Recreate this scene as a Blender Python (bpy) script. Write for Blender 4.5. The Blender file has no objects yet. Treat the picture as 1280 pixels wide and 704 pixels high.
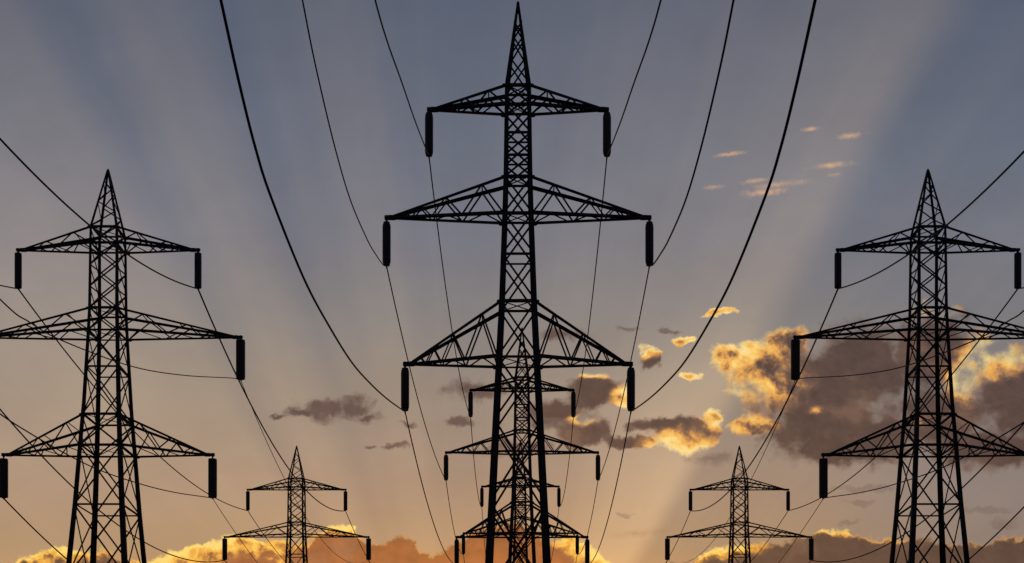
import bpy, bmesh, math
from mathutils import Vector

# ---------------------------------------------------------------- camera
SC = bpy.context.scene
COL = SC.collection
F = 1778.0            # focal length in photograph pixels (50 mm on a 36 mm sensor)
EYE = 1.6
cam_d = bpy.data.cameras.new('camera')
cam_d.lens = 50.0; cam_d.sensor_width = 36.0
cam_d.shift_y = (968 - 352) / 1280.0
cam_d.shift_x = -(647.5 - 640) / 1280.0
cam_d.clip_start = 0.1; cam_d.clip_end = 20000
cam = bpy.data.objects.new('camera', cam_d)
cam.location = (0, 0, EYE); cam.rotation_euler = (math.radians(90), 0, 0)
COL.objects.link(cam); SC.camera = cam
SC.view_settings.view_transform = 'Standard'
SC.view_settings.look = 'None'
SC.view_settings.exposure = 0.0
SC.view_settings.gamma = 1.0
SC.view_settings.use_curve_mapping = False

# ---------------------------------------------------------------- sky (world)
W = bpy.data.worlds.new('World'); SC.world = W
W.use_nodes = True
NT = W.node_tree
for n in list(NT.nodes): NT.nodes.remove(n)
N = NT.nodes; L = NT.links

def setin(sock, v):
    if isinstance(v, bpy.types.NodeSocket): L.new(v, sock)
    else: sock.default_value = v
def m(op, a, b=0.0, c=0.0, clamp=False):
    n = N.new('ShaderNodeMath'); n.operation = op; n.use_clamp = clamp
    for i, v in enumerate((a, b, c)):
        setin(n.inputs[i], v)
    return n.outputs[0]
def vm(op, a, b=None, c=None, out=0):
    n = N.new('ShaderNodeVectorMath'); n.operation = op
    setin(n.inputs[0], a)
    if b is not None: setin(n.inputs[1], b)
    if c is not None: setin(n.inputs[2], c)
    return n.outputs[out]
def noise(vec, scale, detail=4, rough=0.55, lac=2.0, color=False):
    n = N.new('ShaderNodeTexNoise'); n.noise_dimensions = '3D'
    setin(n.inputs['Vector'], vec)
    n.inputs['Scale'].default_value = scale; n.inputs['Detail'].default_value = detail
    n.inputs['Roughness'].default_value = rough; n.inputs['Lacunarity'].default_value = lac
    return n.outputs['Color' if color else 'Fac']
def sm(v, a, b, lo=0.0, hi=1.0):
    n = N.new('ShaderNodeMapRange'); n.interpolation_type = 'SMOOTHSTEP'
    setin(n.inputs[0], v)
    for i, x in enumerate((a, b, lo, hi)): setin(n.inputs[i + 1], x)
    return n.outputs[0]
def lin(c):
    return tuple((x / 255 / 12.92) if x <= 10.3 else ((x / 255 + 0.055) / 1.055) ** 2.4 for x in c) + (1.0,)
def ramp(fac, stops, interp='LINEAR'):
    n = N.new('ShaderNodeValToRGB'); n.color_ramp.interpolation = interp
    e = n.color_ramp.elements
    while len(e) > 1: e.remove(e[-1])
    e[0].position = stops[0][0]; e[0].color = stops[0][1]
    for p, c in stops[1:]:
        x = e.new(p); x.color = c
    setin(n.inputs[0], fac); return n.outputs[0]
def mix(f, a, b):
    n = N.new('ShaderNodeMix'); n.data_type = 'RGBA'; n.clamp_factor = True
    setin(n.inputs[0], f); setin(n.inputs[6], a); setin(n.inputs[7], b)
    return n.outputs[2]
def mixop(op, f, a, b):
    n = N.new('ShaderNodeMix'); n.data_type = 'RGBA'; n.blend_type = op
    setin(n.inputs[0], f); setin(n.inputs[6], a); setin(n.inputs[7], b)
    return n.outputs[2]

tc = N.new('ShaderNodeTexCoord')
sep = N.new('ShaderNodeSeparateXYZ'); L.new(tc.outputs['Generated'], sep.inputs[0])
dy = m('MAXIMUM', m('ABSOLUTE', sep.outputs[1]), 0.08)
# U, V: direction in the sky, azimuth-like and elevation-like, hundredths of the scale F
U = m('MULTIPLY_ADD', m('DIVIDE', sep.outputs[0], dy), F / 100, 6.475)
V = m('MULTIPLY_ADD', m('DIVIDE', sep.outputs[2], dy), -F / 100, 9.68)
cmb = N.new('ShaderNodeCombineXYZ'); L.new(U, cmb.inputs[0]); L.new(V, cmb.inputs[1])
P = cmb.outputs[0]

# clear sky by height above the horizon
vf = m('MULTIPLY_ADD', V, 1 / 14.0, 4.0 / 14.0)          # V -4..10 -> 0..1
def vp(v): return (v / 100 + 4) / 14
base = ramp(vf, [(vp(p), lin(c)) for p, c in [
    (-400, (62, 70, 92)), (0, (84, 93, 112)), (100, (91, 99, 117)), (200, (100, 107, 123)),
    (300, (111, 114, 126)), (400, (125, 122, 123)), (480, (140, 128, 119)), (560, (151, 131, 116)),
    (620, (160, 133, 112)), (680, (165, 134, 104)), (760, (195, 140, 84)), (968, (226, 128, 50))]])
# the right of the sky is bluer and duller
rgt = sm(U, 9.6, 12.2)
base = mix(m('MULTIPLY', rgt, m('MULTIPLY', 0.5, sm(V, 1.0, 5.5))), base, lin((108, 108, 118)))
# warm glow low over the left and centre
gl = vm('LENGTH', vm('MULTIPLY', vm('SUBTRACT', P, (6.3, 8.3, 0)), (0.24, 0.42, 0)), out=1)
base = mixop('ADD', m('MULTIPLY', sm(gl, 1.0, 0.0), 0.22), base, (0.6, 0.30, 0.08, 1))
lf = m('MULTIPLY', sm(U, 3.2, 0.0), m('MULTIPLY', sm(V, 1.2, 4.0), sm(V, 7.2, 5.0)))
base = mixop('ADD', m('MULTIPLY', lf, 0.10), base, (0.5, 0.30, 0.15, 1))

# crepuscular rays fanning up from the sun behind the low cloud
th = m('ARCTAN2', m('SUBTRACT', U, 5.9), m('SUBTRACT', 10.6, V))
thd = m('MULTIPLY', th, 180 / math.pi)
soft = m('MULTIPLY_ADD', noise(P, 0.9, 2), 1.6, -0.8)
thd = m('ADD', thd, soft)
tf = m('MULTIPLY_ADD', thd, 1 / 100, 0.5)
def g(v): return (v, v, v, 1)
rays = ramp(tf, [(0.5 + a / 100, g(v)) for a, v in [
    (-46, .35), (-38, .55), (-30, .50), (-26, .16), (-22.5, .42), (-20.5, .40), (-16.5, .08), (-13, .18),
    (-9.5, .34), (-5, .12), (-1, .06), (4, .14), (10, .30), (15, .34), (20, .44), (24, .56),
    (27.8, .74), (31.2, .10), (36, .03), (46, .05)]], 'EASE')
cmb2 = N.new('ShaderNodeCombineXYZ'); L.new(m('MULTIPLY', thd, 0.33), cmb2.inputs[0])
fine = noise(cmb2.outputs[0], 1.0, 3)
rays = m('ADD', rays, m('MULTIPLY_ADD', fine, 0.40, -0.20))
rays = m('MULTIPLY', rays, m('MULTIPLY', sm(V, -3, 2.4, 0.15, 1.0), sm(V, 9.0, 6.5, 0.4, 1.0)))
beam = m('MULTIPLY', m('MULTIPLY', sm(thd, 13, 25), sm(thd, 31.8, 28.8)), m('MULTIPLY', sm(V, 3.6, 5.6), sm(V, 8.0, 7.0)))
rays = m('MULTIPLY_ADD', beam, 0.68, rays)
rc = N.new('ShaderNodeVectorMath'); rc.operation = 'SCALE'; rc.inputs[0].default_value = (0.142, 0.093, 0.041)
L.new(rays, rc.inputs[3])
base = mixop('ADD', 1.0, base, rc.outputs[0])
# faint high veil
veil = noise(vm('MULTIPLY', P, (0.6, 1.0, 1)), 1.1, 6, 0.6)
base = mixop('MULTIPLY', 1.0, base, ramp(veil, [(0.25, g(.93)), (0.75, g(1.07))]))

# clouds -------------------------------------------------------
w1 = vm('SUBTRACT', noise(P, 2.6, 3, 0.5, color=True), (0.5, 0.5, 0.5))
w2 = vm('SUBTRACT', noise(vm('ADD', P, (7.3, 2.1, 0)), 9.0, 4, 0.6, color=True), (0.5, 0.5, 0.5))
PW = vm('MULTIPLY_ADD', w1, (0.34, 0.26, 0), P)
PW = vm('MULTIPLY_ADD', w2, (0.15, 0.13, 0), PW)
PS = vm('MULTIPLY_ADD', w2, (0.10, 0.05, 0), P)           # gentler warp for wisps
def field(vec, ells, k=0.12):
    acc = None
    for cx, cy, rx, ry in ells:
        a = (100 / rx, 100 / ry, 0)
        v = vm('MULTIPLY_ADD', vec, a, (-cx / rx, -cy / ry, 0))
        ln = vm('LENGTH', v, out=1)
        if acc is None: acc = ln
        else:
            acc = m('SMOOTH_MIN', acc, ln, k) if k else m('MINIMUM', acc, ln)
    return m('SUBTRACT', 1.0, acc)

CUM = [  # cumulus masses: the large cloud on the right, the ones round the centre, the low banks
    (950, 455, 56, 38), (912, 448, 30, 24), (985, 432, 40, 30), (1010, 482, 95, 62), (1080, 460, 95, 72), (1040, 520, 110, 60), (1165, 440, 80, 66),
    (1060, 540, 130, 40), (1180, 520, 80, 55), (1275, 500, 90, 72), (1330, 480, 100, 90), (950, 532, 48, 15), (1230, 560, 120, 34), (1060, 562, 120, 30),
    (745, 490, 42, 27), (775, 498, 24, 15), (725, 540, 46, 22), (700, 512, 34, 14),
    (855, 543, 46, 26), (893, 519, 18, 14), (825, 532, 44, 14), (875, 535, 32, 12), (790, 552, 46, 10),
    (812, 448, 16, 20), (865, 470, 18, 9), (853, 423, 20, 8), (900, 392, 26, 6),
]
DARK = [  # thin grey clouds with no lit edge
    (408, 514, 46, 16), (446, 508, 26, 17), (462, 524, 16, 9), (375, 516, 24, 9), (350, 521, 14, 4),
    (590, 486, 44, 14), (492, 557, 20, 5), (463, 558, 8, 3), (574, 528, 22, 7), (505, 528, 10, 5),
    (830, 412, 14, 4), (785, 410, 18, 4), (845, 412, 9, 3), (700, 420, 34, 9),
    (1230, 637, 44, 6), (1080, 612, 50, 6), (1258, 655, 26, 8), (1060, 652, 14, 4), (1075, 628, 30, 4),
    (780, 641, 14, 4), (690, 520, 60, 22), (640, 560, 60, 10), (890, 575, 34, 12),
]
WISP = [
    (1061, 170, 19, 4), (1014, 161, 12, 3), (1038, 207, 28, 4), (975, 230, 34, 4.5), (958, 240, 32, 5), (890, 234, 14, 3),
    (912, 193, 20, 3), (1043, 218, 8, 2.5), (799, 667, 34, 5), (945, 226, 18, 3),
]
fb = noise(P, 3.6, 8, 0.54)
fbo = noise(vm('ADD', P, (-0.05, 0.07, 0)), 3.6, 8, 0.54)       # the same field, a step towards the sun
vor = N.new('ShaderNodeTexVoronoi'); vor.feature = 'SMOOTH_F1'; vor.inputs['Scale'].default_value = 4.0
vor.inputs['Detail'].default_value = 2.0; vor.inputs['Roughness'].default_value = 0.55
L.new(PW, vor.inputs['Vector'])
bil = m('MULTIPLY_ADD', vor.outputs['Distance'], -1.0, 0.5)
dC = field(PW, CUM)
dC = m('ADD', dC, m('MULTIPLY_ADD', fb, 0.9, -0.45))
dC = m('ADD', dC, m('MULTIPLY', bil, 0.30))
# low bank along the horizon: its top line as a function of the azimuth, billowed by the same noise
TOP = [(-300, 690), (0, 702), (30, 690), (75, 680), (130, 684), (180, 694), (215, 682), (255, 672), (290, 662), (330, 668), (375, 668), (400, 658),
       (425, 650), (445, 654), (458, 670), (478, 670), (492, 660), (508, 664), (522, 678), (537, 686), (552, 682), (575, 666), (600, 652), (640, 648),
       (680, 666), (700, 670), (715, 664), (735, 672), (757, 692), (778, 708), (800, 718), (830, 718), (850, 704), (868, 690), (890, 678), (920, 674),
       (950, 672), (975, 670), (1010, 662), (1030, 655), (1055, 653), (1070, 666), (1090, 667), (1120, 668), (1150, 662), (1180, 667), (1220, 670), (1280, 662), (1600, 650)]
pws = N.new('ShaderNodeSeparateXYZ'); L.new(vm('MULTIPLY_ADD', w1, (0.20, 0.10, 0), vm('MULTIPLY_ADD', w2, (0.09, 0.09, 0), P)), pws.inputs[0])
fc = N.new('ShaderNodeFloatCurve'); cu = fc.mapping.curves[0]
for q, (x, y) in enumerate(TOP):
    px, py = (x + 300) / 1900, (y - 600) / 200
    if q == 0: cu.points[0].location = (px, py)
    elif q == len(TOP) - 1: cu.points[-1].location = (px, py)
    else: cu.points.new(px, py)
fc.mapping.use_clip = False; fc.mapping.update()
L.new(m('MULTIPLY_ADD', pws.outputs[0], 100 / 1900, 300 / 1900), fc.inputs['Value'])
topv = m('MULTIPLY_ADD', fc.outputs[0], 2.0, 6.03)
dB_ = m('MULTIPLY', m('SUBTRACT', pws.outputs[1], topv), 3.2)
dB_ = m('ADD', dB_, m('MULTIPLY_ADD', fb, 0.30, -0.13))
dB_ = m('ADD', dB_, m('MULTIPLY', bil, 0.30))
dB_ = m('ADD', dB_, m('MULTIPLY_ADD', noise(P, 11.0, 6, 0.6), 0.55, -0.275))
aB = sm(dB_, 0.0, 0.20)
aC = m('MAXIMUM', sm(dC, -0.06, sm(U, 9.2, 10.2, 0.30, 0.46)), aB)
dCum = dC
dC = m('MAXIMUM', dC, dB_)
dD = field(PW, DARK)
dD = m('ADD', dD, m('MULTIPLY_ADD', fb, 1.3, -0.65))
dD = m('ADD', dD, m('MULTIPLY_ADD', noise(PW, 6.0, 4, 0.6), 1.2, -0.6))
aD = m('MULTIPLY', sm(dD, -0.15, 0.75), m('MULTIPLY', sm(V, 5.4, 6.0, 1.0, 0.5), sm(U, 7.6, 6.8, 0.7, 1.0)))
PSH = vm('ADD', PS, vm('MULTIPLY', U, (0, 0.11, 0)))
WISP = [(cx, cy + .11 * cx, rx, ry) for cx, cy, rx, ry in WISP]
dS = m('ADD', field(PSH, WISP, 0), m('MULTIPLY_ADD', noise(P, 12, 5, 0.6), 2.0, -1.0))
aS = sm(dS, -0.4, 1.6)
aS = m('MULTIPLY', aS, sm(noise(P, 2.2, 1), 0.35, 0.65, 0.35, 0.95))

# where the low sun reaches the cloud: thin edges always, bodies near the sun too
GOLD = [(912, 446, 50, 44), (965, 425, 66, 34), (950, 480, 70, 34), (855, 556, 56, 24), (893, 518, 28, 22), (865, 470, 26, 14), (853, 420, 26, 12),
        (905, 392, 34, 12), (812, 434, 20, 14), (783, 498, 26, 18), (745, 464, 30, 10), (728, 522, 20, 9), (940, 530, 44, 16),
        (1240, 448, 52, 34), (1200, 478, 30, 30), (1165, 385, 40, 12), (1022, 512, 16, 8), (1158, 525, 22, 10),
        (250, 690, 90, 50), (330, 700, 60, 30), (60, 695, 70, 24), (430, 664, 40, 12), (740, 690, 44, 30), (895, 685, 60, 16), (1035, 662, 50, 8), (320, 690, 50, 14)]
gm = field(vm('MULTIPLY_ADD', w1, (0.3, 0.3, 0), P), GOLD)
gm = sm(gm, -0.45, 0.75)
low = sm(V, 6.0, 6.7)
relief = m('MULTIPLY', m('SUBTRACT', fb, fbo), 9.0)
edge = m('ADD', m('MULTIPLY', sm(dC, 0.42, 0.02), 0.6), m('MULTIPLY', sm(dC, 0.9, 0.05), 0.4))
rimw = m('MULTIPLY_ADD', low, 0.25, 0.34)
lit = m('ADD', m('MULTIPLY', edge, m('MULTIPLY', gm, 0.62)), m('MULTIPLY', gm, 0.34))
rimB = m('MULTIPLY', m('MULTIPLY', sm(dB_, 0.36, 0.06), low), m('MULTIPLY_ADD', noise(P, 1.3, 2), 1.6, -0.25))
lit = m('ADD', lit, m('MULTIPLY', rimB, 0.80))
BRIGHT = [(852, 560, 48, 22), (893, 517, 20, 18), (784, 498, 22, 18), (853, 422, 24, 12), (900, 392, 30, 12), (865, 468, 24, 12), (812, 436, 16, 14),
          (1240, 440, 40, 22), (1200, 476, 20, 22), (925, 440, 26, 20), (745, 466, 22, 8), (200, 690, 50, 18), (270, 680, 50, 24), (425, 656, 26, 10), (735, 690, 30, 20)]
g2 = sm(field(vm('MULTIPLY_ADD', w1, (0.3, 0.3, 0), P), BRIGHT), -0.35, 0.55)
lit = m('MULTIPLY_ADD', g2, 0.34, lit)
mott = m('SUBTRACT', noise(PW, 5.0, 6, 0.6), 0.5)
lit = m('ADD', lit, m('MULTIPLY', m('MULTIPLY', mott, 1.9), m('MULTIPLY', low, gm)))
puff = m('SUBTRACT', noise(PW, 9.0, 5, 0.55), 0.5)
lit = m('ADD', lit, m('MULTIPLY', m('MULTIPLY', relief, 0.20), m('MULTIPLY_ADD', gm, 0.85, 0.10)))
lit = m('ADD', lit, m('MULTIPLY', m('MULTIPLY', puff, 1.0), m('MULTIPLY_ADD', gm, 0.85, 0.10)))
lit = m('SUBTRACT', lit, m('MULTIPLY', m('MULTIPLY', sm(dC, 0.3, 1.1), 0.22), gm))
lit = m('ADD', lit, 0.0, clamp=True)
body_hi = mix(sm(V, 4.5, 6.6), lin((78, 58, 55)), lin((82, 57, 51)))
warmC = m('MULTIPLY', sm(V, 6.1, 6.9), m('MULTIPLY', sm(U, 0.5, 3.5), sm(U, 8.4, 7.4)))
body = mix(warmC, body_hi, lin((158, 88, 44)))
body = mixop('MULTIPLY', 1.0, body, ramp(fb, [(0.25, g(.68)), (0.75, g(1.20))]))
body = mixop('MULTIPLY', 1.0, body, ramp(noise(PW, 8.0, 6, 0.6), [(0.25, g(.84)), (0.75, g(1.18))]))
thin = sm(dCum, 0.45, 0.05, 0, 0.30)
thin = m('MULTIPLY', thin, m('SUBTRACT', 1.0, aB))
body = mix(thin, body, lin((150, 118, 100)))
body = mix(m('MULTIPLY', sm(noise(vm('MULTIPLY', PW, (0.8, 1.3, 1)), 1.6, 5, 0.55), 0.50, 0.72), 0.38), body, lin((150, 112, 88)))
goldc = ramp(lit, [(0.0, lin((120, 90, 78))), (0.30, lin((176, 124, 80))), (0.56, lin((234, 166, 76))), (0.85, lin((254, 206, 108))), (1.0, lin((255, 222, 144)))])
yel = m('MULTIPLY', low, 0.8)
goldc = mixop('MULTIPLY', yel, goldc, (1.0, 0.95, 0.55, 1))
ccol = mix(sm(lit, 0.0, 0.62), body, goldc)
sky = mix(m('MULTIPLY', aD, 0.97), base, mixop('MULTIPLY', 1.0, lin((88, 68, 66)), ramp(fbo, [(0.3, g(.8)), (0.7, g(1.25))])))
sky = mix(aS, sky, mix(sm(V, 5.5, 6.2), lin((226, 178, 132)), lin((150, 108, 84))))
sky = mix(m('MULTIPLY', aC, 0.97), sky, ccol)
# behind the viewer: the dim eastern sky of dusk
back = sm(sep.outputs[1], 0.12, -0.25)
east = ramp(m('ABSOLUTE', sep.outputs[2]), [(0.0, lin((74, 68, 82))), (0.3, lin((58, 64, 84))), (1.0, lin((40, 48, 70)))])
sky = mix(back, sky, east)
zen = sm(sep.outputs[2], 0.6, 0.9)
sky = mix(zen, sky, lin((50, 58, 80)))

nis = N.new('ShaderNodeTexSky'); nis.sky_type = 'NISHITA'; nis.sun_disc = False
SUN_EL = math.radians(1.5); SUN_AZ = math.radians(-1.8)          # straight ahead, a little left, on the horizon
nis.sun_elevation = SUN_EL; nis.sun_rotation = SUN_AZ
skyx = vm('SCALE', sky); skyx.node.inputs[3].default_value = 9.6
nsx = vm('SCALE', nis.outputs[0]); nsx.node.inputs[3].default_value = 0.10
tot = vm('ADD', skyx, nsx)
bg = N.new('ShaderNodeBackground'); L.new(tot, bg.inputs['Color']); bg.inputs['Strength'].default_value = 0.1
wo = N.new('ShaderNodeOutputWorld'); L.new(bg.outputs[0], wo.inputs[0])
W.cycles.sampling_method = 'MANUAL'; W.cycles.sample_map_resolution = 512

# ---------------------------------------------------------------- sun
sd = bpy.data.lights.new('sun', 'SUN'); sd.energy = 0.2; sd.angle = math.radians(0.5); sd.color = (1.0, 0.62, 0.32)
so = bpy.data.objects.new('sun', sd)
dirv = Vector((math.sin(SUN_AZ) * math.cos(SUN_EL), math.cos(SUN_AZ) * math.cos(SUN_EL), math.sin(SUN_EL)))
so.rotation_euler = dirv.to_track_quat('Z', 'Y').to_euler(); so.location = (0, 50, 80)
COL.objects.link(so)

# ---------------------------------------------------------------- materials
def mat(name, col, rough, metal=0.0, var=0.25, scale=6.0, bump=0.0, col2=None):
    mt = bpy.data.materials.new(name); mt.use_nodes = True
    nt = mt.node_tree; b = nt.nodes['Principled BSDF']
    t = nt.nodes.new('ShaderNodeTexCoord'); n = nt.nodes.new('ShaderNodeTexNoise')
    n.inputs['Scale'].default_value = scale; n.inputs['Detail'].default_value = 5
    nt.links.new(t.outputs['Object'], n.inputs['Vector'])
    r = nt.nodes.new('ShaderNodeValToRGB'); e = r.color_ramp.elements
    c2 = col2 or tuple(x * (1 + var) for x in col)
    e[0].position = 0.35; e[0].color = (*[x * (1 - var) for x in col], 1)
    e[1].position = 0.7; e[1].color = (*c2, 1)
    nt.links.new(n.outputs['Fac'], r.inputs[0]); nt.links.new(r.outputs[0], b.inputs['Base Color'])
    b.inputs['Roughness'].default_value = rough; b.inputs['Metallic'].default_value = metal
    if bump:
        bp = nt.nodes.new('ShaderNodeBump'); bp.inputs['Strength'].default_value = bump
        nt.links.new(n.outputs['Fac'], bp.inputs['Height']); nt.links.new(bp.outputs[0], b.inputs['Normal'])
    return mt
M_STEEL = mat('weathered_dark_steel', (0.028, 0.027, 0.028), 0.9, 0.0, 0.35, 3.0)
M_FIT = mat('forged_fitting', (0.022, 0.022, 0.023), 0.6, 0.2, 0.3, 8.0)
M_INS = mat('brown_glazed_insulator', (0.022, 0.016, 0.014), 0.5, 0.0, 0.3, 8.0)
M_WIRE = mat('weathered_conductor', (0.026, 0.024, 0.026), 0.95, 0.0, 0.3, 2.0)
M_GROUND = mat('meadow_ground', (0.035, 0.048, 0.018), 0.95, 0.0, 0.4, 0.15, 0.4, (0.08, 0.075, 0.035))

# ---------------------------------------------------------------- ground
bm = bmesh.new()
bmesh.ops.create_grid(bm, x_segments=60, y_segments=60, size=6000)
me = bpy.data.meshes.new('ground'); bm.to_mesh(me); bm.free()
gr = bpy.data.objects.new('ground', me); gr['kind'] = 'structure'; me.materials.append(M_GROUND)
COL.objects.link(gr)

# ---------------------------------------------------------------- mesh helpers
class MB:
    def __init__(s): s.v = []; s.f = []
    def add(s, vs, fs):
        o = len(s.v); s.v += [tuple(x) for x in vs]; s.f += [tuple(i + o for i in f) for f in fs]
    def angle(s, p, q, w, inward, w2=None, t=0.16):
        """rolled steel L-section from p to q, its heel away from `inward`"""
        p = Vector(p); q = Vector(q); d = (q - p)
        if d.length < 1e-6: return
        d.normalize(); w2 = w2 or w
        a = Vector(inward); a = a - d * a.dot(d)
        if a.length < 1e-4:
            a = Vector((0, 0, 1)) - d * d.z
            if a.length < 1e-4: a = Vector((1, 0, 0)) - d * d.x
        a.normalize(); b = d.cross(a).normalized()
        e1 = (a + b).normalized(); e2 = (a - b).normalized()
        prof = [(0, 0), (1, 0), (1, t), (t, t), (t, 1), (0, 1)]
        vs = []
        for c, ww in ((p, w), (q, w2)):
            o = c - a * ww * 0.35
            for x, y in prof: vs.append(o + e1 * (x * ww) + e2 * (y * ww))
        fs = [(i, (i + 1) % 6, 6 + (i + 1) % 6, 6 + i) for i in range(6)] + [(3, 2, 1, 0), (5, 4, 3, 0), (6, 7, 8, 9), (6, 9, 10, 11)]
        s.add(vs, fs)
    def flat(s, p, q, w, nrm, t=0.25):
        """flat/edge-on bar from p to q, w wide across, thin along nrm"""
        p = Vector(p); q = Vector(q); d = (q - p).normalized()
        n = Vector(nrm); n = (n - d * n.dot(d)).normalized(); b = d.cross(n).normalized()
        vs = []
        for c in (p, q):
            for x, y in ((-1, -1), (1, -1), (1, 1), (-1, 1)):
                vs.append(c + b * (x * w / 2) + n * (y * w * t))
        s.add(vs, [(0, 1, 5, 4), (1, 2, 6, 5), (2, 3, 7, 6), (3, 0, 4, 7), (3, 2, 1, 0), (4, 5, 6, 7)])
    def plate(s, c, ax, az, hx, hz, t):
        """octagonal gusset plate"""
        c = Vector(c); ax = Vector(ax).normalized(); az = Vector(az).normalized(); n = ax.cross(az).normalized()
        pr = [(-1, -.5), (-.5, -1), (.5, -1), (1, -.5), (1, .5), (.5, 1), (-.5, 1), (-1, .5)]
        vs = [c + ax * (x * hx) + az * (y * hz) + n * sgn * t for sgn in (-1, 1) for x, y in pr]
        fs = [(i, (i + 1) % 8, 8 + (i + 1) % 8, 8 + i) for i in range(8)] + [tuple(range(7, -1, -1)), tuple(range(8, 16))]
        s.add(vs, fs)
    def lathe(s, c, prof, seg=14):
        c = Vector(c); vs = []; fs = []
        for r, z in prof:
            for i in range(seg):
                a = 2 * math.pi * i / seg
                vs.append(c + Vector((r * math.cos(a), r * math.sin(a), z)))
        for k in range(len(prof) - 1):
            for i in range(seg):
                j = (i + 1) % seg
                fs.append((k * seg + i, k * seg + j, (k + 1) * seg + j, (k + 1) * seg + i))
        fs.append(tuple(range(seg - 1, -1, -1))); fs.append(tuple((len(prof) - 1) * seg + i for i in range(seg)))
        s.add(vs, fs)
    def tube(s, pts, rad, seg=7):
        vs = []; fs = []; n = len(pts); pts = [Vector(p) for p in pts]
        for i, p in enumerate(pts):
            d = (pts[min(i + 1, n - 1)] - pts[max(i - 1, 0)]).normalized()
            a = d.cross(Vector((1, 0, 0))).normalized(); b = d.cross(a)
            for k in range(seg):
                t = 2 * math.pi * k / seg; vs.append(p + a * rad * math.cos(t) + b * rad * math.sin(t))
        for i in range(n - 1):
            for k in range(seg):
                j = (k + 1) % seg; fs.append((i * seg + k, i * seg + j, (i + 1) * seg + j, (i + 1) * seg + k))
        fs.append(tuple(range(seg - 1, -1, -1))); fs.append(tuple((n - 1) * seg + k for k in range(seg)))
        s.add(vs, fs)
    def build(s, name, mtl, parent=None, smooth=False):
        me = bpy.data.meshes.new(name); me.from_pydata(s.v, [], s.f); me.materials.append(mtl)
        if smooth:
            for p in me.polygons: p.use_smooth = True
        me.update()
        o = bpy.data.objects.new(name, me); COL.objects.link(o)
        if parent: o.parent = parent
        return o

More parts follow.
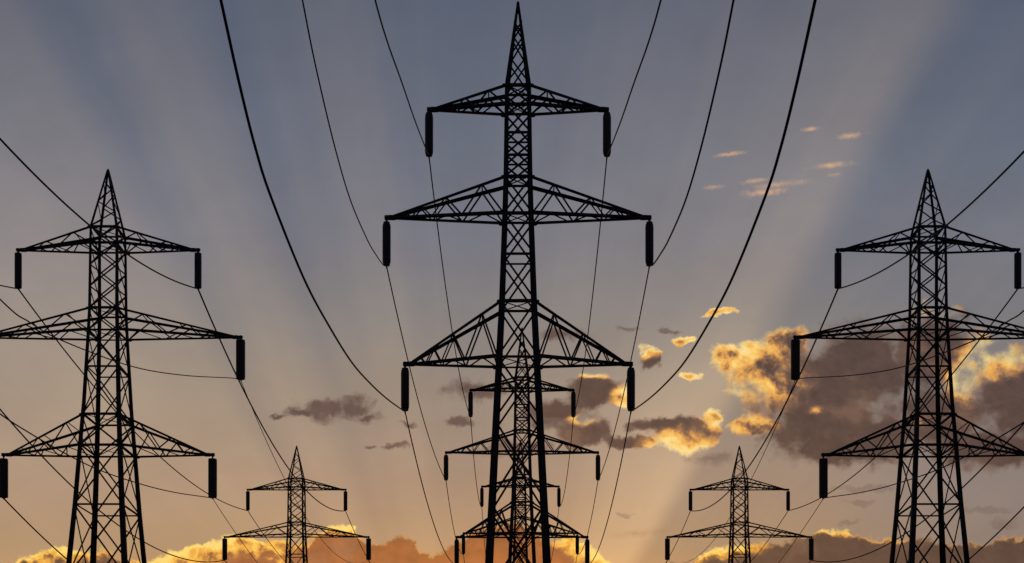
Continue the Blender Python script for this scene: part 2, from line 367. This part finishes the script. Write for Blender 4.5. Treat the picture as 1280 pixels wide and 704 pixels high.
HZ = 968.0
def make_pylon(kind):
    """Pylon measured in photograph pixels at its nearest distance, times k metres per pixel."""
    A = kind == 'A'
    k = (81.9 if A else 104.5) / F
    z_of = lambda y: EYE + (HZ - y) * k
    gy = HZ + EYE / k                                       # ground level in the same measure
    if A:
        prof = [(4, 0.9), (105, 14.6), (113, 15.1), (220, 16.4), (273, 17.9), (383, 21.8), (453, 25.4), (704, 38.0), (gy, 54)]
        dep = lambda y: 1.0
        arms = [(113, 137, 137, 111.2, 141, 195, 5.3), (227, 273, 272, 164.3, 277.5, 332, 5.3), (383, 452.5, 455, 141.2, 460, 513.5, 5.3)]
        levels = [113, 137, 172, 200, 227, 273, 324, 383, 453, 531, 634, 750, 880, gy - 4]
        horiz = [113, 137, 172, 200, 227, 273, 324, 383, 453, 750, 880]
        peak = [(6, 30), (30, 48), (48, 76), (76, 112)]
        lw = lambda y: max(0.13, 0.16 + 0.13 * min(1, max(0, (y - 4) / 250)) + 0.10 * max(0, (y - 270) / 500))
        bw, cw, hw_ = 0.105, 0.17, 0.13
    else:
        prof = [(213, 0.9), (290, 16.6), (310, 17.0), (391, 17.6), (427, 18.9), (511, 22.3), (564, 25.4), (638, 29.8), (704, 34.6), (gy, 53)]
        dep = lambda y: 1.13 + 0.25 * min(1, max(0, (y - 330) / 230))
        arms = [(290, 310, 312.5, 112.4, 316.5, 360, 4.5), (391, 418.5, 421.5, 165.6, 425, 474, 5.9), (525, 564, 568.5, 130.6, 573.5, 622, 5.6)]
        levels = [290, 310, 337, 364, 391, 419, 465, 525, 564, 638, 728, 835, gy - 4]
        horiz = [290, 310, 391, 419, 465, 525, 564, 638, 835]
        peak = [(228, 240), (240, 256), (256, 270), (270, 289)]
        lw = lambda y: max(0.12, 0.14 + 0.06 * min(1, max(0, (y - 213) / 150)) + 0.17 * max(0, (y - 350) / 350))
        bw, cw, hw_ = 0.098, 0.16, 0.125
    def half(y):
        for (a, ha), (b, hb) in zip(prof, prof[1:]):
            if y <= b: return (ha + (hb - ha) * (y - a) / (b - a)) * k
        return prof[-1][1] * k
    def C(sx, sy, y):
        h = half(y); return Vector((sx * h, sy * h * dep(y), z_of(y)))
    root = bpy.data.objects.new('pylon', None); COL.objects.link(root)
    # four main legs from the ground to the start of the peak
    top = arms[0][0]
    ys = sorted({y for y, _ in prof if y >= top} | {top})
    for sx in (-1, 1):
        for sy in (-1, 1):
            mb = MB()
            for a, b in zip(ys, ys[1:]):
                mb.angle(C(sx, sy, a), C(sx, sy, b), lw(a), (-sx, -sy, 0), lw(b), t=0.2)
            base = C(sx, sy, gy)
            mb.plate(base + Vector((0, 0, 0.04)), (1, 0, 0), (0, 1, 0), 0.4, 0.4, 0.03)
            # splice plates on the leg
            for y in levels[4:-1:2]:
                c = C(sx, sy, y)
                mb.plate(c + Vector((-sx * .05, sy * .03, 0)), (1, 0, 0), (0, 0, 1), 0.11, 0.24, 0.012)
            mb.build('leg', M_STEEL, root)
    # bracing on the four faces
    mb = MB()
    faces = [((-1, -1), (1, -1), (0, -1, 0)), ((-1, 1), (1, 1), (0, 1, 0)), ((-1, -1), (-1, 1), (-1, 0, 0)), ((1, -1), (1, 1), (1, 0, 0))]
    for ca, cb, nrm in faces:
        nv = Vector(nrm)
        for a, b in zip(levels, levels[1:]):
            sc = bw * (1.0 + 0.25 * max(0, (a - 400) / 300))
            mb.flat(C(*ca, a) + nv * .02, C(*cb, b) + nv * .02, sc, nrm)
            mb.flat(C(*cb, a) - nv * .045, C(*ca, b) - nv * .045, sc, nrm)
        for y in horiz:
            wd = hw_ * (1.15 if y in [t for ar in arms for t in ar[:2]] else 0.85)
            mb.angle(C(*ca, y) - nv * .06, C(*cb, y) - nv * .06, wd, -nv + Vector((0, 0, .6)))
    # plan bracing inside the body at the arm levels
    for ar in arms:
        for y in ar[:2]:
            mb.flat(C(-1, -1, y), C(1, 1, y), 0.07, (0, 0, 1)); mb.flat(C(1, -1, y) + Vector((0, 0, .03)), C(-1, 1, y) + Vector((0, 0, .03)), 0.07, (0, 0, 1))
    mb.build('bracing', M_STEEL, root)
    # peak
    mb = MB()
    y0 = prof[0][0]
    for sx in (-1, 1):
        for sy in (-1, 1):
            mb.angle(C(sx, sy, y0), C(sx, sy, top), 0.12, (-sx, -sy, 0), lw(top))
    for ca, cb, nrm in faces:
        nv = Vector(nrm)
        for i, (a, b) in enumerate(peak):
            mb.flat(C(*ca, a) + nv * .01, C(*cb, b) + nv * .01, bw * .85, nrm)
            if A: mb.flat(C(*cb, a) - nv * .03, C(*ca, b) - nv * .03, bw * .85, nrm)
            ca, cb = cb, ca
    mb.lathe((0, 0, z_of(y0) - 0.15), [(0.07, -0.25), (0.09, 0), (0.09, 0.15), (0.05, 0.24), (0.015, 0.28)], 8)
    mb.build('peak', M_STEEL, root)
    # crossarms
    for (yt, yb, ytip, tx, yi0, yi1, ri) in arms:
        for s in (-1, 1):
            mb = MB()
            tip = Vector((s * (tx - 6.5) * k, 0, z_of(ytip)))
            fr = [0.0, .20, .37, .52, .64, .74, .82, .89]
            if A and tx < 120: fr = [0.0, .24, .42, .57, .69, .79]
            if (not A): fr = [0.0, .22, .42, .59, .72, .83] if tx > 125 else [0.0, .26, .48, .66, .8]
            chords = {}
            for sy in (-1, 1):
                T = C(s, sy, yt); B = C(s, sy, yb)
                tt = tip + Vector((0, sy * 0.07, 0.06)); tb = tip + Vector((0, sy * 0.07, -0.05))
                mb.angle(T, tt, cw, (0, -sy, -.7), cw * .8); mb.angle(B, tb, cw, (0, -sy, .7), cw * .8)
                prev = B
                for i, f in enumerate(fr[1:], 1):
                    cur = (T.lerp(tt, f) if i % 2 else B.lerp(tb, f))
                    mb.flat(prev, cur, bw * (0.9 if i < 4 else .7), (0, 1, 0)); prev = cur
                chords[sy] = (T, tt, B, tb)
                mb.plate(B + Vector((s * .12, sy * .05, 0)), (1, 0, 0), (0, 0, 1), 0.18, 0.09, 0.012)
                mb.plate(T + Vector((s * .08, sy * .05, -.06)), (1, 0, 0), (0, 0, 1), 0.13, 0.1, 0.012)
            # plan bracing between the two bottom chords, and ties between the top chords
            sg = -1; Bm = chords[-1]; Bp = chords[1]
            prev = Bp[2]
            for i, f in enumerate([.17, .34, .5, .64, .76], 1):
                ch = Bm if i % 2 else Bp
                cur = ch[2].lerp(ch[3], f); mb.flat(prev, cur, bw * .8, (0, 0, 1)); prev = cur
            for f in ((.2, .52) if tx > 120 else (.24,)):
                mb.flat(Bm[0].lerp(Bm[1], f), Bp[0].lerp(Bp[1], f), bw * .7, (0, 0, 1))
            # tip bracket
            e = Vector((s * (tx + 2.6) * k, 0, tip.z + 0.015))
            mb.flat(tip - Vector((s * 0.35, 0, -.0)), e, 0.17, (0, 1, 0), 0.5)
            mb.plate(tip + Vector((0, 0, 0)), (1, 0, 0), (0, 0, 1), 0.34, 0.12, 0.10)
            mb.plate((s * tx * k, 0, tip.z - 0.02), (1, 0, 0), (0, 0, 1), 0.12, 0.15, 0.05)
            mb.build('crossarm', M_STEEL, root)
            # insulator string: closely stacked discs
            zt, zb = z_of(yi0), z_of(yi1); R = ri * k; Ln = zt - zb
            ib = MB(); n = 20
            prof_i = [(R * .35, Ln), (R * .62, Ln - .04)] if A else [(R * .5, Ln), (R * .93, Ln - .03)]
            for j in range(n):
                zz = Ln * (1 - (j + 0.55) / n)
                edge = min(j, n - 1 - j)
                rr = R * ((.80, .95, 1, 1)[min(edge, 3)] if A else (.97 if edge == 0 else 1))
                d = Ln / n
                prof_i += [(rr * .955, zz + d * .40), (rr, zz + d * .12), (rr, zz - d * .16), (rr * .94, zz - d * .40)]
            prof_i += ([(R * .6, .03), (R * .3, 0.0)] if A else [(R * .9, .02), (R * .5, 0.0)])
            x = s * tx * k
            ib.lathe((x, 0, zb), list(reversed(prof_i)), 16)
            ins = ib.build('insulator', M_INS, root, True)
            hb = MB()
            hb.lathe((x, 0, zt - .03), [(0.07, 0), (0.075, .04), (0.055, .07), (0.055, tip.z - zt - .03), (0.08, tip.z - zt)], 10)
            hb.build('hanger', M_FIT, ins)
            cb = MB()
            cb.flat((x, -0.22, zb - 0.05), (x, 0.22, zb - 0.05), 0.10, (1, 0, 0), .4)
            cb.lathe((x, 0, zb - .09), [(0.03, 0), (0.05, .03), (0.05, .10)], 8)
            cb.build('clamp', M_FIT, ins)
    return root, k, arms

def copy_tree(o, parent=None):
    c = o.copy(); COL.objects.link(c); c.parent = parent
    for ch in list(o.children): copy_tree(ch, c)
    return c

pA, kA, armsA = make_pylon('A')
pB, kB, armsB = make_pylon('B')
pA2 = copy_tree(pA); pA3 = copy_tree(pA)
pBF = copy_tree(pB); pBR = copy_tree(pB); pBRF = copy_tree(pB)
dA = 81.9; dB = 104.5; LAT = 512.4 * kB
R1, R2, RF = 1.73, 2.31, 1.842
INW = 1.5 * RF * kB            # the distant side pylons stand slightly further in
offA = [0.0, 5 * R1 * kA, 3 * R2 * kA, 0.0]
spots = [
    (pA, (offA[0], dA, 0), 'largest dark lattice pylon, nearest of the centre row and tallest in view'),
    (pA2, (offA[1], dA * R1, 0), 'middle lattice pylon of the centre row, framed between the legs of the tallest pylon'),
    (pA3, (offA[2], dA * R2, 0), 'smallest and farthest centre pylon, mostly hidden behind the two pylons in front'),
    (pB, (-LAT, dB, 0), 'large lattice pylon at the left edge, against open sky without big clouds'),
    (pBF, (-LAT + INW, dB * RF, 0), 'small distant lattice pylon left of centre, rising from golden low clouds'),
    (pBR, (LAT, dB, 0), 'large lattice pylon at the right edge, in front of the big dark cloud'),
    (pBRF, (LAT - INW, dB * RF, 0), 'small distant lattice pylon right of centre, below the bright orange cloud'),
]
for o, loc, lab in spots:
    o.location = loc; o['label'] = lab; o['category'] = 'pylon'; o['group'] = 'lattice pylons in three rows'

# ---------------------------------------------------------------- conductors
LEVEL = ('top', 'middle', 'lowest')
def wire(pts, rad, label):
    org = Vector(pts[0])
    mb = MB(); mb.tube([Vector(p) - org for p in pts], rad)
    o = mb.build('power_cable', M_WIRE, None, True)
    o.location = org; o['label'] = label; o['category'] = 'power cable'; o['group'] = 'cables strung between the pylons'
def span(p, q, sag, rad, label, n=48):
    p = Vector(p); q = Vector(q); pts = []
    for i in range(n + 1):
        t = i / n; c = p.lerp(q, t); c.z -= 4 * sag * t * (1 - t); pts.append(c)
    wire(pts, rad, label)
def catmull(P_, n=10):
    out = []; P_ = [P_[0]] + P_ + [P_[-1]]
    for i in range(1, len(P_) - 2):
        p0, p1, p2, p3 = P_[i - 1:i + 3]
        for j in range(n):
            t = j / n
            out.append(tuple(0.5 * (2 * b + (-a + c) * t + (2 * a - 5 * b + 4 * c - d) * t * t + (-a + 3 * b - 3 * c + d) * t ** 3) for a, b, c, d in zip(p0, p1, p2, p3)))
    out.append(P_[-2]); return out

zA = lambda h: EYE + h * kA
zB = lambda h: EYE + h * kB
# centre row towards and over the viewer: (distance ratio, height) along each conductor
near = {
    0: [(1.0, 773), (.945, 745), (.86, 704), (.765, 662), (.682, 624), (.623, 603), (.54, 583), (.42, 570), (.25, 575), (0.0, 620), (-.2, 680)],
    1: [(1.0, 636), (.973, 620), (.92, 599), (.869, 582), (.784, 563), (.715, 563), (.650, 575), (.6105, 590), (.56, 612), (.48, 650), (.3, 735), (-.1, 910)],
    2: [(1.0, 454), (.96, 439), (.86, 404), (.766, 374), (.68, 350), (.598, 335), (.529, 327), (.458, 330), (.43, 337), (.4055, 350), (.3815, 367), (.35, 390), (.25, 460), (0, 620), (-.1, 680)],
}
for i in range(3):
    for s in (-1, 1):
        X = s * armsA[i][3] * kA; side = 'left' if s < 0 else 'right'
        pts = catmull([(X, dA * r, zA(h)) for r, h in near[i]])
        wire(pts, ((0.033, 0.030, 0.036) if s < 0 else (0.035, 0.042, 0.038))[i], 'thick cable rising out of frame from the %s end of tallest pylon\'s %s arm' % (side, LEVEL[i]))
        yb = armsA[i][5]; h = HZ - yb
        span((X + offA[0], dA, zA(h - 1)), (X + offA[1], dA * R1, zA(h - 1)), (50, 34, 46)[i] * kA, 0.037,
             'cable from %s end of tallest pylon\'s %s arm to the centre pylon behind' % (side, LEVEL[i]))
        if i < 2:
            span((X + offA[1], dA * R1, zA(h - 1)), (X + offA[2], dA * R2, zA(h - 1)), (50, 42)[i] * kA, 0.04,
                 'cable from %s end of middle centre pylon\'s %s arm to the farthest pylon' % (side, LEVEL[i]))
            span((X + offA[2], dA * R2, zA(h - 1)), (X + offA[3], dA * 3.0, zA(h - 1)), 40 * kA, 0.04,
                 'cable below %s end of farthest centre pylon\'s %s arm, running into the distance' % (side, LEVEL[i]))
# side rows, mirrored
nearB = {(0, 1): (0.048, 121), (1, 1): None, (2, 1): None, (0, -1): (0.05, 121)}
ptsB = {1: [(1, 493), (.969, 480), (.83, 414), (.72, 367), (.612, 331), (.5676, 321), (.535, 318), (.42, 326), (.2, 390), (0, 493)],
        2: [(1, 345), (.978, 339), (.895, 315), (.815, 295), (.72, 276), (.628, 267), (.56, 267), (.4, 280), (.2, 310), (0, 345)]}
radN = {(0, 1): .050, (1, 1): .030, (2, 1): .032, (0, -1): .045}
radF = {(0, 1): .062, (0, -1): .055, (1, -1): .062, (2, -1): .055, (1, 1): .026, (2, 1): .024}
sagF = {(0, -1): 54, (1, -1): 73, (2, -1): 70, (0, 1): 76, (1, 1): 80, (2, 1): 55}
for row in (-1, 1):
    rn = 'left' if row < 0 else 'right'
    for i in range(3):
        for inn in (-1, 1):                     # outer / inner arm end of that pylon
            X = row * (LAT - inn * armsB[i][3] * kB)
            side = rn if inn < 0 else ('right' if row < 0 else 'left')
            h = HZ - armsB[i][5] - 1
            if (i, inn) in nearB:
                lab = 'cable from %s end of large %s pylon\'s %s arm, rising outward past the frame' % (side, rn, LEVEL[i])
                if i in ptsB:
                    wire(catmull([(X, dB * r, zB(v)) for r, v in ptsB[i]]), radN[(i, inn)], lab)
                else:
                    r0, sag = nearB[(i, inn)]
                    span((X, dB, zB(h)), (X, dB * r0, zB(h)), sag * kB, radN[(i, inn)], lab, 72)
            span((X, dB, zB(h)), (X - row * INW, dB * RF, zB(h)), sagF[(i, inn)] * kB, radF[(i, inn)],
                 'cable from %s end of large %s pylon\'s %s arm to the small pylon behind' % (side, rn, LEVEL[i]))
            if i < 2:
                span((X - row * INW, dB * RF, zB(h)), (X - row * INW, dB * 2.6, zB(h)), 40 * kB, .05,
                     'cable below %s end of small distant %s pylon\'s %s arm, running farther away' % (side, rn, LEVEL[i]))
